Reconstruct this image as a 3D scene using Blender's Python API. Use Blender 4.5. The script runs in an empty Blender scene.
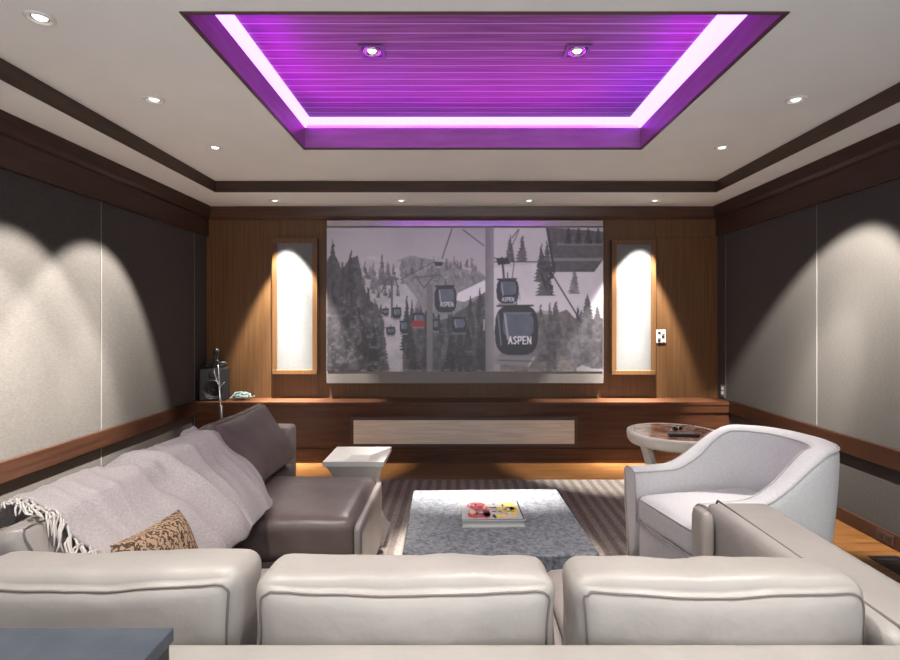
import bpy, bmesh, math, random
import numpy as np
from mathutils import Vector, Matrix, noise
S = bpy.context.scene
C = S.collection
PI = math.pi
random.seed(7)

# ------------------------------------------------------------------ camera
cam = bpy.data.cameras.new('camera')
cam.sensor_width = 36.0
cam.lens = 510 * 36.0 / 900
cam.shift_x = -8 / 900
cam.shift_y = -10 / 900
cam.clip_start = 0.03
camo = bpy.data.objects.new('camera', cam)
C.objects.link(camo)
camo.location = (0, 0, 1.30)
camo.rotation_euler = (PI / 2, 0, 0)
S.camera = camo

# ------------------------------------------------------------------ world, exposure
w = bpy.data.worlds.new('world')
S.world = w
w.use_nodes = True
w.node_tree.nodes['Background'].inputs[0].default_value = (0.95, 0.98, 1.03, 1)
w.node_tree.nodes['Background'].inputs[1].default_value = 2.05
S.view_settings.view_transform = 'Standard'
S.view_settings.look = 'None'
S.view_settings.gamma = 1
S.view_settings.use_curve_mapping = False
S.view_settings.exposure = 0.0
LED = 2.6            # brightness of the cove tapes and painted glow bands
SCREEN_GLOW = 0.085   # brightness of the picture on the screen

# room measures (x across, y away from the camera, z up)
XL, XR, YB, YF = -2.41, 2.49, 4.89, -0.6
ZC, ZS = 2.47, 2.38
WARM = (1.0, 0.95, 0.88)
# recessed lamps: x, y, z, aim point, watts, cone degrees, blend
LAMPS = [
    (-1.614, 1.969, ZC, (-2.41, 2.36, 0.70), 760, 56, 0.35, 'round recessed downlight at the top left corner of the photo, nearest on the left'),
    (-1.609, 2.700, ZC, (-2.41, 2.72, 0.70), 760, 56, 0.35, 'middle downlight of the row over the long sofa on the left side of the ceiling'),
    (-1.643, 3.449, ZC, (-2.41, 3.30, 0.70), 760, 56, 0.35, 'farthest downlight of the left row, by the far left corner of the dark beam'),
    (1.789, 2.700, ZC, (2.49, 3.45, 0.85), 900, 53, 0.35, 'downlight nearest the white armchair, right side of ceiling'),
    (1.785, 3.449, ZC, (1.30, 2.45, 0.5), 95, 46, 0.9, 'downlight by the far right corner of the dark ceiling beam'),
    (-1.647, 4.590, ZS, (-1.52, 4.76, 0.0), 640, 54, 0.35, 'small downlight in the far soffit directly above the left fabric panel'),
    (-0.513, 4.590, ZS, (-0.58, 3.05, 0.4), 110, 40, 0.9, 'small downlight in the far soffit above the left half of the screen'),
    (0.639, 4.590, ZS, (1.36, 3.20, 0.5), 70, 38, 0.9, 'small downlight in the far soffit above the right half of the screen'),
    (1.773, 4.590, ZS, (1.52, 4.76, 0.0), 640, 54, 0.35, 'small downlight in the far soffit directly above the right fabric panel'),
]
LAMPS_COVE = [
    (-0.494, 2.927, 2.845, (0.0, 2.80, 0.4), 2000, 25, 1.0, 'left square downlight set in the purple lit plank ceiling'),
    (0.684, 2.927, 2.845, (0.32, 2.80, 0.4), 2000, 25, 1.0, 'right square downlight set in the purple lit plank ceiling'),
]
LAMPS_ADDED = [  # added lamps out of view, brightening the near sofa from above
    (-1.0, 1.15, ZC, (-0.85, 1.25, 0.4), 120, 80, 0.9, 'added unseen downlight in the ceiling above the left end of the near sofa back'),
    (0.1, 1.15, ZC, (0.1, 1.25, 0.4), 120, 80, 0.9, 'added unseen downlight in the ceiling above the middle of the near sofa back'),
    (1.2, 1.15, ZC, (1.05, 1.25, 0.4), 120, 80, 0.9, 'added unseen downlight in the ceiling above the right arm of the near sofa'),
]

# ------------------------------------------------------------------ helpers
THINGS = {}


def tag(o, label=None, cat=None, group=None, kind=None):
    if label: o['label'] = label
    if cat: o['category'] = cat
    if group: o['group'] = group
    if kind: o['kind'] = kind
    return o


def thing(name, label, cat, loc=(0, 0, 0), rz=0.0, group=None):
    o = bpy.data.objects.new(name, None)
    C.objects.link(o)
    o.empty_display_size = 0.1
    o.location = loc
    o.rotation_euler = (0, 0, rz)
    THINGS[o.name] = Matrix.Translation(loc) @ Matrix.Rotation(rz, 4, 'Z')
    return tag(o, label, cat, group)


def world_of(p):
    m = Matrix.Identity(4)
    while p is not None:
        if p.name in THINGS:
            m = THINGS[p.name] @ m
        p = p.parent
    return m


def obj(name, vf, mat, parent=None, smooth=False, local=False, label=None):
    verts, faces = vf
    if parent is not None and not local:
        mi = world_of(parent).inverted()
        verts = [mi @ Vector(v) for v in verts]
    me = bpy.data.meshes.new(name)
    me.from_pydata([tuple(v) for v in verts], [], faces)
    me.validate()
    bm = bmesh.new(); bm.from_mesh(me)
    bmesh.ops.recalc_face_normals(bm, faces=bm.faces)
    bm.to_mesh(me); bm.free()
    if smooth:
        me.polygons.foreach_set('use_smooth', [True] * len(me.polygons))
    me.materials.append(mat)
    o = bpy.data.objects.new(name, me)
    C.objects.link(o)
    if parent is not None:
        o.parent = parent
    if label: o['label'] = label
    return o


def struct(name, vf, mat, smooth=False):
    return tag(obj(name, vf, mat, None, smooth), kind='structure')


def copy_tree(o, parent=None):
    c = o.copy()
    C.objects.link(c)
    if parent is not None: c.parent = parent
    for ch in list(o.children): copy_tree(ch, c)
    return c


def join(*parts):
    V, F = [], []
    for v, f in parts:
        n = len(V)
        V += list(v)
        F += [[i + n for i in q] for q in f]
    return V, F


def xf(vf, m):
    return [m @ Vector(v) for v in vf[0]], vf[1]


def box(x0, x1, y0, y1, z0, z1, b=0.0):
    bm = bmesh.new()
    bmesh.ops.create_cube(bm, size=1)
    for v in bm.verts:
        v.co = Vector(((x0 + x1) / 2 + v.co.x * (x1 - x0), (y0 + y1) / 2 + v.co.y * (y1 - y0), (z0 + z1) / 2 + v.co.z * (z1 - z0)))
    if b > 0:
        bmesh.ops.bevel(bm, geom=list(bm.edges), offset=b, segments=2, affect='EDGES', profile=0.5)
    bm.verts.ensure_lookup_table()
    r = [v.co.copy() for v in bm.verts], [[v.index for v in f.verts] for f in bm.faces]
    bm.free()
    return r


def rbox(dx, dy, dz, r, n=14, bulge=(0, 0, 0), wob=0.0, seed=0.0, pinch=0.0):
    """soft upholstered block centred on the origin, full sizes dx dy dz"""
    bm = bmesh.new()
    bmesh.ops.create_cube(bm, size=2)
    bmesh.ops.subdivide_edges(bm, edges=list(bm.edges), cuts=n, use_grid_fill=True)
    h = Vector((dx / 2, dy / 2, dz / 2))
    for v in bm.verts:
        p = v.co.copy()
        # crowd the grid towards the edges
        q = Vector([math.copysign(1 - (1 - abs(c)) ** 1.35, c) if abs(c) < 1 else c for c in p])
        w_ = Vector((q.x * h.x, q.y * h.y, q.z * h.z))
        inner = Vector([max(-(h[i] - r), min(h[i] - r, w_[i])) for i in range(3)])
        d = w_ - inner
        if d.length > 1e-6:
            nrm = d.normalized()
        else:
            nrm = Vector((0, 0, 0))
        # true rounding
        w2 = inner + nrm * r if d.length > 1e-6 else w_
        fx, fy, fz = 1 - q.x ** 2, 1 - q.y ** 2, 1 - q.z ** 2
        s = [math.copysign(1, q[i]) for i in range(3)]
        if abs(p.x) > .999: w2.x += s[0] * bulge[0] * (fy * fz) ** .6
        if abs(p.y) > .999: w2.y += s[1] * bulge[1] * (fx * fz) ** .6
        if abs(p.z) > .999: w2.z += s[2] * bulge[2] * (fx * fy) ** .6
        if pinch:
            # corners reach out, edges between them draw in
            w2.x -= s[0] * pinch * abs(q.x) * (1 - q.z ** 2)
            w2.z -= s[2] * pinch * abs(q.z) * (1 - q.x ** 2)
        if wob:
            nn = noise.noise(Vector((w2.x * 5 + seed, w2.y * 5, w2.z * 5))) * .7 + noise.noise(Vector((w2.x * 14 + seed, w2.y * 9, w2.z * 11))) * .4
            w2 += w2.normalized() * nn * wob
        v.co = w2
    bm.verts.ensure_lookup_table()
    rr = [v.co.copy() for v in bm.verts], [[v.index for v in f.verts] for f in bm.faces]
    bm.free()
    return rr


def tube(pts, r, n=8, closed=False, cap=True):
    P = [Vector(p) for p in pts]
    R = r if isinstance(r, (list, tuple)) else [r] * len(P)
    V, F = [], []
    up = Vector((0, 0, 1))
    m = len(P)
    prev = None
    for i, p in enumerate(P):
        a = P[(i - 1) % m] if (closed or i > 0) else P[i]
        b = P[(i + 1) % m] if (closed or i < m - 1) else P[i]
        t = (b - a)
        t = t.normalized() if t.length > 1e-9 else Vector((0, 0, 1))
        if prev is None:
            ref = up if abs(t.z) < .9 else Vector((1, 0, 0))
            s = t.cross(ref).normalized()
        else:
            s = (prev - t * prev.dot(t))
            s = s.normalized() if s.length > 1e-6 else t.cross(up).normalized()
        prev = s
        q = t.cross(s)
        for k in range(n):
            an = 2 * PI * k / n
            V.append(p + (s * math.cos(an) + q * math.sin(an)) * R[i])
    for i in range(m if closed else m - 1):
        for k in range(n):
            a = i * n + k; b = i * n + (k + 1) % n
            j = (i + 1) % m
            F.append([a, b, j * n + (k + 1) % n, j * n + k])
    if cap and not closed:
        F.append(list(range(n))); F.append([(m - 1) * n + k for k in range(n)])
    return V, F


def lathe(prof, cx=0, cy=0, cz=0, n=40, closed=False):
    V, F = [], []
    for r, z in prof:
        for k in range(n):
            a = 2 * PI * k / n
            V.append(Vector((cx + r * math.cos(a), cy + r * math.sin(a), cz + z)))
    m = len(prof)
    for i in range(m if closed else m - 1):
        j = (i + 1) % m
        for k in range(n):
            F.append([i * n + k, i * n + (k + 1) % n, j * n + (k + 1) % n, j * n + k])
    if not closed:
        if prof[0][0] > 1e-5: F.append([k for k in range(n)])
        if prof[-1][0] > 1e-5: F.append([(m - 1) * n + k for k in range(n)])
    return V, F


def prism(poly, axis, a, b):
    """extrude a closed 2-D outline along an axis (0 x, 1 y, 2 z)"""
    V = []
    for t in (a, b):
        for p, q in poly:
            V.append(Vector((t, p, q) if axis == 0 else (p, t, q) if axis == 1 else (p, q, t)))
    n = len(poly)
    F = [[i, (i + 1) % n, n + (i + 1) % n, n + i] for i in range(n)]
    F += [list(range(n)), list(range(n, 2 * n))]
    return V, F


def rrect_loop(dx, dz, r, k=6):
    L = []
    for sx, sz, a0 in ((1, 1, 0), (-1, 1, 90), (-1, -1, 180), (1, -1, 270)):
        for i in range(k + 1):
            a = math.radians(a0 + 90 * i / k)
            L.append((sx * (dx / 2 - r) + r * math.cos(a), sz * (dz / 2 - r) + r * math.sin(a)))
    return L


# ------------------------------------------------------------------ materials
def new_mat(name):
    m = bpy.data.materials.new(name)
    m.use_nodes = True
    nt = m.node_tree
    return m, nt, nt.nodes['Principled BSDF']


def col(c):
    return (c[0], c[1], c[2], 1)


def srgb(r, g, b):
    f = lambda v: (v / 255 / 12.92) if v / 255 <= .04045 else ((v / 255 + .055) / 1.055) ** 2.4
    return (f(r), f(g), f(b))


def plain(name, c, rough=.5, metal=0.0, spec=.5, emit=None, es=0):
    m, nt, b = new_mat(name)
    b.inputs['Base Color'].default_value = col(c)
    b.inputs['Roughness'].default_value = rough
    b.inputs['Metallic'].default_value = metal
    b.inputs['Specular IOR Level'].default_value = spec
    if emit:
        b.inputs['Emission Color'].default_value = col(emit)
        b.inputs['Emission Strength'].default_value = es
    return m


def noisy(name, c1, c2, scale, rough=.6, stretch=(1, 1, 1), bump=.0, bscale=None, detail=6, spec=.4, metal=0, dist=.0, lo=.35, hi=.65, sheen=0):
    m, nt, b = new_mat(name)
    N, L = nt.nodes, nt.links
    tc = N.new('ShaderNodeTexCoord')
    mp = N.new('ShaderNodeMapping')
    mp.inputs['Scale'].default_value = stretch
    L.new(tc.outputs['Object'], mp.inputs['Vector'])
    nz = N.new('ShaderNodeTexNoise')
    nz.inputs['Scale'].default_value = scale
    nz.inputs['Detail'].default_value = detail
    nz.inputs['Distortion'].default_value = dist
    L.new(mp.outputs[0], nz.inputs['Vector'])
    rp = N.new('ShaderNodeValToRGB')
    rp.color_ramp.elements[0].position = lo
    rp.color_ramp.elements[1].position = hi
    rp.color_ramp.elements[0].color = col(c1)
    rp.color_ramp.elements[1].color = col(c2)
    L.new(nz.outputs['Fac'], rp.inputs[0])
    L.new(rp.outputs[0], b.inputs['Base Color'])
    b.inputs['Roughness'].default_value = rough
    b.inputs['Specular IOR Level'].default_value = spec
    b.inputs['Metallic'].default_value = metal
    if sheen:
        b.inputs['Sheen Weight'].default_value = sheen
    if bump:
        n2 = nz
        if bscale:
            n2 = N.new('ShaderNodeTexNoise')
            n2.inputs['Scale'].default_value = bscale
            n2.inputs['Detail'].default_value = 4
            L.new(mp.outputs[0], n2.inputs['Vector'])
        bp = N.new('ShaderNodeBump')
        bp.inputs['Strength'].default_value = bump
        bp.inputs['Distance'].default_value = .01
        L.new(n2.outputs['Fac'], bp.inputs['Height'])
        L.new(bp.outputs[0], b.inputs['Normal'])
    return m


def stripes_mix(m, axis, period, dark, width=.5, amount=.5):
    """multiply the base colour by soft stripes along an axis"""
    nt = m.node_tree; N, L = nt.nodes, nt.links
    b = N['Principled BSDF']
    src = b.inputs['Base Color'].links[0].from_socket
    tc = N.new('ShaderNodeTexCoord')
    sp = N.new('ShaderNodeSeparateXYZ')
    L.new(tc.outputs['Object'], sp.inputs[0])
    mt = N.new('ShaderNodeMath'); mt.operation = 'DIVIDE'; mt.inputs[1].default_value = period
    L.new(sp.outputs[axis], mt.inputs[0])
    fr = N.new('ShaderNodeMath'); fr.operation = 'FRACT'
    L.new(mt.outputs[0], fr.inputs[0])
    pp = N.new('ShaderNodeMath'); pp.operation = 'PINGPONG'; pp.inputs[1].default_value = .5
    L.new(fr.outputs[0], pp.inputs[0])
    rp = N.new('ShaderNodeValToRGB')
    rp.color_ramp.elements[0].position = max(0, width / 2 - .06)
    rp.color_ramp.elements[1].position = width / 2 + .06
    rp.color_ramp.elements[0].color = col(dark)
    rp.color_ramp.elements[1].color = (1, 1, 1, 1)
    L.new(pp.outputs[0], rp.inputs[0])
    mx = N.new('ShaderNodeMixRGB'); mx.blend_type = 'MULTIPLY'; mx.inputs[0].default_value = amount
    L.new(src, mx.inputs[1]); L.new(rp.outputs[0], mx.inputs[2])
    L.new(mx.outputs[0], b.inputs['Base Color'])
    return m


M = {}
M['ceiling'] = noisy('ceiling paint', (.79, .81, .805), (.82, .84, .835), 3, .9, bump=.02, bscale=200)
M['fabric_wall'] = noisy('wall fabric', (.044, .0395, .036), (.066, .0605, .0555), 55, .95, stretch=(1, 1, 3), bump=.15, bscale=260, spec=.12, lo=.2, hi=.8)
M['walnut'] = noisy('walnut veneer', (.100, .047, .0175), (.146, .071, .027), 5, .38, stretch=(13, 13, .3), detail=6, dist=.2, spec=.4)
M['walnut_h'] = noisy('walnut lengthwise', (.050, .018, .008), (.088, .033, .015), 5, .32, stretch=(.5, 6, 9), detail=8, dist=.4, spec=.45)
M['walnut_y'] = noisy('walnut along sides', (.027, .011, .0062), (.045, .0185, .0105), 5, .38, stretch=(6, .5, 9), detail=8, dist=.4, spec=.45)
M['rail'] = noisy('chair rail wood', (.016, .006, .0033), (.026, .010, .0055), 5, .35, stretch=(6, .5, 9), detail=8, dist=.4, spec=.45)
M['beam'] = noisy('dark beam wood', (.040, .021, .014), (.060, .032, .021), 5, .45, stretch=(1, 1, 6), detail=6)
M['beam_trim'] = plain('dark opening trim', (.075, .04, .028), .5)
M['plank'] = noisy('plank wood with violet light tint', (.20, .095, .17), (.32, .16, .27), 4, .45, stretch=(.6, 12, 12), detail=6, spec=.4)  # mauve puts the violet LED light into the plank colour
M['fascia'] = noisy('cove wood with violet light tint', (.32, .11, .29), (.38, .15, .35), 4, .55, stretch=(1, 1, 8), detail=5)  # purple glow of the LEDs is mixed into this base colour
M['oak'] = noisy('light grille veneer', (.62, .54, .43), (.76, .68, .57), 4, .5, stretch=(.8, 5, 14), detail=7, dist=.8)
M['floor'] = noisy('orange wood floor', (.11, .044, .012), (.17, .075, .023), 6, .28, stretch=(.7, 7, 1), detail=8, dist=.5, spec=.5)
stripes_mix(M['floor'], 1, .11, (.35, .3, .28), .06, .8)
M['rug'] = noisy('ribbed taupe rug', (.24, .205, .18), (.34, .295, .265), 60, .95, bump=.4, bscale=300, spec=.1)
stripes_mix(M['rug'], 0, .075, (.5, .48, .47), .5, .7)
M['leather'] = noisy('greige leather', (.315, .288, .265), (.36, .33, .305), 5, .42, bump=.30, bscale=17, spec=.42)
M['leather_brown_shade'] = noisy('brown leather with shade tone', (.135, .100, .092), (.18, .138, .128), 5, .36, bump=.30, bscale=14, spec=.5)  # brown of the far cushion; on the chaise it also paints shade
M['leather_mid'] = noisy('taupe leather', (.29, .255, .235), (.34, .30, .275), 5, .40, bump=.30, bscale=17, spec=.45)
M['piping'] = plain('dark piping', (.15, .125, .115), .5)
M['strip'] = plain('plank bevel glint', (.70, .50, .70), .5)  # pale lines painted for light caught on the plank bevels
M['blanket'] = noisy('mauve grey wool', (.42, .37, .365), (.51, .455, .445), 130, .95, bump=.5, bscale=260, spec=.1, sheen=.3)
M['fringe'] = plain('cream fringe', (.58, .53, .50), .9, spec=.1)
M['chair'] = noisy('white chair fabric', (.66, .645, .65), (.72, .705, .71), 90, .85, bump=.15, bscale=240, spec=.2, sheen=.1)
M['chair_pipe'] = plain('chair welt', (.50, .48, .485), .8)
M['silver'] = plain('brushed silver metal', (.78, .76, .72), .45, .5)
M['cream'] = noisy('pale champagne lacquer', (.62, .58, .50), (.70, .66, .58), 12, .35, spec=.5)
M['onyx'] = noisy('brown onyx', (.20, .075, .045), (.52, .33, .25), 7, .12, detail=9, dist=1.6, spec=.6)
M['slate'] = noisy('blue grey table top', (.050, .060, .076), (.068, .078, .096), 20, .45, bump=.05, bscale=150)
M['dark'] = plain('near black wood', (.022, .020, .020), .5)
M['black'] = plain('black plastic', (.012, .012, .013), .4)
M['black_gloss'] = plain('black gloss', (.008, .008, .009), .5)
M['chrome'] = plain('chrome', (.75, .75, .76), .15, 1)
M['white'] = plain('white plastic', (.72, .70, .66), .4)
M['brownplate'] = plain('brown plate', (.05, .025, .017), .4)
M['panel_fabric'] = noisy('pale panel fabric', (.15, .149, .146), (.172, .171, .168), 120, .95, bump=.2, bscale=300, spec=.1)
M['seam'] = plain('seam line', (.13, .122, .115), .9)
M['cable'] = plain('pale green cable', (.15, .20, .19), .5)
M['cable_dark'] = plain('dark teal cable', (.035, .06, .06), .5)
M['paper'] = plain('paper', (.40, .395, .39), .7)
M['hide'] = noisy('mottled pale table top', (.042, .049, .066), (.21, .218, .236), 60, .42, detail=12, dist=.6, spec=.5, lo=.30, hi=.62)
M['grey_metal'] = plain('grey metal', (.22, .22, .22), .4, .8)
M['lamp_on'] = plain('lit lamp lens', (.9, .9, .9), .5, emit=(1, .95, .88), es=3)
M['lamp_dim'] = plain('shaded lamp lens', (.35, .33, .32), .3)
M['screen_blank'] = plain('screen fabric', (.25, .235, .22), .8, spec=.1)

# LED tapes and glow bands: violet, shifting between pink and blue along their length
def led_mat(name, pink, blue, strength):
    m, nt, b = new_mat(name)
    N, L = nt.nodes, nt.links
    tc = N.new('ShaderNodeTexCoord'); nz = N.new('ShaderNodeTexNoise')
    nz.inputs['Scale'].default_value = 1.6; nz.inputs['Detail'].default_value = 1
    L.new(tc.outputs['Object'], nz.inputs['Vector'])
    rp = N.new('ShaderNodeValToRGB')
    rp.color_ramp.elements[0].position = .42; rp.color_ramp.elements[0].color = col(pink)
    rp.color_ramp.elements[1].position = .62; rp.color_ramp.elements[1].color = col(blue)
    L.new(nz.outputs['Fac'], rp.inputs[0])
    L.new(rp.outputs[0], b.inputs['Emission Color'])
    b.inputs['Emission Strength'].default_value = strength
    b.inputs['Base Color'].default_value = (.7, .7, .7, 1)
    return m
M['led'] = led_mat('lit plank glow', (.40, .29, .80), (.37, .30, .80), LED)  # emissive colour imitating planks overlit by the tapes
M['tape'] = led_mat('coloured led tape', (.62, .012, .85), (.22, .03, 1.0), LED * 7)

# woven pillow pattern
m, nt, b = new_mat('ochre patterned weave')
N, L = nt.nodes, nt.links
tc = N.new('ShaderNodeTexCoord'); mp = N.new('ShaderNodeMapping')
mp.inputs['Scale'].default_value = (1, 1, 1); mp.inputs['Rotation'].default_value = (.6, .3, .78)
L.new(tc.outputs['Object'], mp.inputs[0])
w1 = N.new('ShaderNodeTexWave'); w1.inputs['Scale'].default_value = 26; w1.inputs['Distortion'].default_value = 7; w1.inputs['Detail'].default_value = 1; w1.inputs['Detail Scale'].default_value = 3
L.new(mp.outputs[0], w1.inputs['Vector'])
rp = N.new('ShaderNodeValToRGB'); rp.color_ramp.interpolation = 'CONSTANT'
rp.color_ramp.elements[0].color = (.06, .034, .022, 1); rp.color_ramp.elements[1].position = .36; rp.color_ramp.elements[1].color = (.36, .24, .15, 1)
L.new(w1.outputs['Fac'], rp.inputs[0]); L.new(rp.outputs[0], b.inputs['Base Color'])
b.inputs['Roughness'].default_value = .95
M['weave'] = m

# ------------------------------------------------------------------ setting
struct('floor', box(XL, XR, YF, YB, -.1, 0), M['floor'])
tag(obj('area_rug', box(-2.0, 1.80, .3, 4.12, .0, .012, .004), M['rug']), 'ribbed taupe rug under the coffee table, reaching towards the screen wall', 'rug')

wl = struct('wall_left', box(XL - .1, XL, YF, YB, 0, 2.75), M['fabric_wall'])
wr = struct('wall_right', box(XR, XR + .1, YF, YB, 0, 2.75), M['fabric_wall'])
struct('wall_back', box(XL - .1, XR + .1, YB, YB + .1, 0, 2.75), M['walnut'])

# main ceiling with the opening of the lit recess
CX0, CX1, CY0, CY1 = -1.045, 1.246, 1.945, 3.478
SX0, SX1, SY = -2.05, 2.18, 4.30
struct('ceiling', join(
    box(SX0, CX0 - .012, YF, SY, ZC, ZC + .04), box(CX1 + .012, SX1, YF, SY, ZC, ZC + .04),
    box(CX0 - .012, CX1 + .012, YF, CY0 - .012, ZC, ZC + .04), box(CX0 - .012, CX1 + .012, CY1 + .012, SY, ZC, ZC + .04)), M['ceiling'])
struct('ceiling_soffit', join(
    box(XL, SX0, YF, YB, ZS, ZS + .16), box(SX1, XR, YF, YB, ZS, ZS + .16), box(SX0, SX1, SY, YB, ZS, ZS + .16)), M['ceiling'])
# dark beam face round the raised ceiling
bt = .012
struct('trim_1', box(SX0, SX0 + bt, YF, SY, ZS - .004, ZC - .002), M['beam'])
struct('trim_2', box(SX1 - bt, SX1, YF, SY, ZS - .004, ZC - .002), M['beam'])
struct('trim_3', box(SX0, SX1, SY - bt, SY, ZS - .004, ZC - .002), M['beam'])

# crown and frieze boards on the walls
def crown(s):
    # s(d, z): distance out of the wall
    return [s(0, 2.10), s(.022, 2.10), s(.022, 2.265), s(.045, 2.275), s(.055, 2.30), s(.07, 2.378), s(0, 2.378)]
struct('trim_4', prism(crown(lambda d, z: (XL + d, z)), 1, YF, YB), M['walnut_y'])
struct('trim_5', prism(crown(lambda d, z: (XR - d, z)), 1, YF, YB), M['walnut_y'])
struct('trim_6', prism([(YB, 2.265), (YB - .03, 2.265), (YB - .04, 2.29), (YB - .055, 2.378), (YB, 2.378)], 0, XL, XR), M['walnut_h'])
struct('trim_7', box(1.90 - .01, XR - .01, YB - .008, YB, 2.09, 2.265), M['walnut'])
# chair rails
CB = 4.645
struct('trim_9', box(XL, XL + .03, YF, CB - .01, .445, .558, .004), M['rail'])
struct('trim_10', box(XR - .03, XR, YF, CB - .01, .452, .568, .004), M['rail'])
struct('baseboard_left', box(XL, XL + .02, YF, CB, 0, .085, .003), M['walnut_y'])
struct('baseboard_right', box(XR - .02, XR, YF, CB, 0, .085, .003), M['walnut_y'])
# fabric seams
k = 11
for (xx, s, ys) in ((XL, 1, (1.0, 2.22, 3.443, 4.66)), (XR, -1, (1.1, 2.32, 3.537, 4.74))):
    for y in ys:
        a, c = sorted((xx, xx + s * .003))
        struct('trim_%d' % k, join(box(a, c, y - .003, y + .003, .56, 2.10), box(a, c, y - .003, y + .003, .085, .45)), M['seam']); k += 1
# back wall veneer joints
for x in (-1.33, 1.44, 1.905):
    struct('trim_%d' % k, box(x - .002, x + .002, YB - .002, YB, .56, 2.1), M['beam']); k += 1

# lit recess
ZP = 2.85
OX0, OX1, OY0, OY1 = CX0 - .42, CX1 + .42, CY0 - .42, CY1 + .68
struct('trim_%d' % k, join(
    box(CX0 - .012, CX0, CY0 - .012, CY1 + .012, ZC - .006, ZC + .006), box(CX1, CX1 + .012, CY0 - .012, CY1 + .012, ZC - .006, ZC + .006),
    box(CX0, CX1, CY0 - .012, CY0, ZC - .006, ZC + .006), box(CX0, CX1, CY1, CY1 + .012, ZC - .006, ZC + .006)), M['beam_trim']); k += 1
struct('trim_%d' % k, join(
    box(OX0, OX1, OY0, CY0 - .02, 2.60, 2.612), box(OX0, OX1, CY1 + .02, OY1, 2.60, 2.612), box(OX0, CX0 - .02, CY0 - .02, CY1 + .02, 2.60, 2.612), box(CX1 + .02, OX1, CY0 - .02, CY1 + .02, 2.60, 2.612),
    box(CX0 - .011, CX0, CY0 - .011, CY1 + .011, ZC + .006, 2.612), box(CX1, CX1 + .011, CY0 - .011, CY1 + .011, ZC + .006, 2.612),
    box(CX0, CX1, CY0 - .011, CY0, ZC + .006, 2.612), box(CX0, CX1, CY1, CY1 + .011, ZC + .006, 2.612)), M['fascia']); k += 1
# outer shell behind the recess
struct('ceiling_recess', join(
    box(OX0, OX1, OY0, OY1, ZP + .03, ZP + .06),
    box(OX0 - .03, OX0, OY0, OY1, ZC + .04, ZP + .06), box(OX1, OX1 + .03, OY0, OY1, ZC + .04, ZP + .06),
    box(OX0, OX1, OY0 - .03, OY0, ZC + .04, ZP + .06), box(OX0, OX1, OY1, OY1 + .03, ZC + .04, ZP + .06)), M['ceiling'])
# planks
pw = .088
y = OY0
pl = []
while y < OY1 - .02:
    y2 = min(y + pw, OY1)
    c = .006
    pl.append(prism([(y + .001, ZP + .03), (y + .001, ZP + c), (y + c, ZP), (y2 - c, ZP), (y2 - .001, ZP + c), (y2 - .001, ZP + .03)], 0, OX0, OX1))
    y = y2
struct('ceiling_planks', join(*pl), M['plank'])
struct('ceiling_bevel_glints', join(*[box(OX0, OX1, OY0 + i * pw - .0035, OY0 + i * pw + .0035, ZP + .0005, ZP + .012) for i in range(1, int((OY1 - OY0) / pw))]), M['strip'])  # thin pale inlays drawn where bevels catch the light
# glowing bands under the planks, imitating wood overlit by the tapes
IX0, IX1, IY0, IY1 = -1.135, 1.315, 1.60, 3.894
zl = ZP - .012
for (a, lab) in (((IX0 - .16, IX0, IY0, IY1, zl, ZP - .001), 'violet glow band imitating lit planks along the left side of the ceiling recess'),
                 ((IX1, IX1 + .16, IY0, IY1, zl, ZP - .001), 'violet glow band imitating lit planks along the right side of the ceiling recess'),
                 ((IX0 - .16, IX1 + .16, IY1, IY1 + .26, zl, ZP - .001), 'violet glow band imitating lit planks along the far side of the ceiling recess'),
                 ((IX0 - .16, IX1 + .16, IY0 - .06, IY0, zl, ZP - .001), 'violet glow band imitating lit planks, hidden behind the near edge of the ceiling recess')):
    tag(obj('glow_band', box(*a), M['led']), lab, 'light strip', 'violet glow bands round the ceiling recess')

# led tapes lying on the shelf behind the recess sides, tilted in and up
def tape(x0, y0, x1, y1, nx, ny, lab):
    z = 2.622
    d = .03
    a = Vector((x0, y0, z)); b_ = Vector((x1, y1, z)); n_ = Vector((nx, ny, 0))
    V = [a + n_ * d, b_ + n_ * d, b_ + Vector((0, 0, d)), a + Vector((0, 0, d)), a, b_]
    F = [[0, 1, 2, 3], [0, 1, 5, 4], [4, 5, 2, 3], [0, 3, 4], [1, 2, 5]]
    tag(obj('light_tape', (V, F), M['tape']), lab, 'light strip', 'violet tapes hidden on the recess shelf')
tape(CX0 - .06, CY0, CX0 - .06, CY1, 1, 0, 'violet light tape hidden on the left shelf of the ceiling recess')
tape(CX1 + .06, CY0, CX1 + .06, CY1, -1, 0, 'violet light tape hidden on the right shelf of the ceiling recess')
tape(CX0, CY1 + .06, CX1, CY1 + .06, 0, -1, 'violet light tape hidden on the far shelf of the ceiling recess')
tape(CX0, CY0 - .06, CX1, CY0 - .06, 0, 1, 'violet light tape hidden on the near shelf of the ceiling recess')

# ------------------------------------------------------------------ recessed lamps
def make_lamp(square=False):
    t = thing('recessed_downlight', 'x', 'downlight', (0, 0, 0), 0, 'recessed downlights')
    obj('trim_ring', lathe([(.034, .002), (.036, -.006), (.046, -.007), (.052, -.002), (.052, .003), (.034, .003)], n=32, closed=True), M['white'] if not square else M['chrome'], t, True, True)
    obj('reflector', lathe([(.035, .003), (.035, -.001), (.026, .0015), (.024, .003)], n=32), M['chrome'], t, True, True)
    obj('lens', lathe([(.001, -.004), (.020, -.003), (.025, .002), (.001, .0025)], n=24), M['lamp_on'], t, True, True)
    if square:
        obj('mounting_plate', join(box(-.07, .07, -.07, -.053, -.004, .002), box(-.07, .07, .053, .07, -.004, .002), box(-.07, -.053, -.053, .053, -.004, .002), box(.053, .07, -.053, .053, -.004, .002)), M['grey_metal'], t, False, True)
    return t


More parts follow.
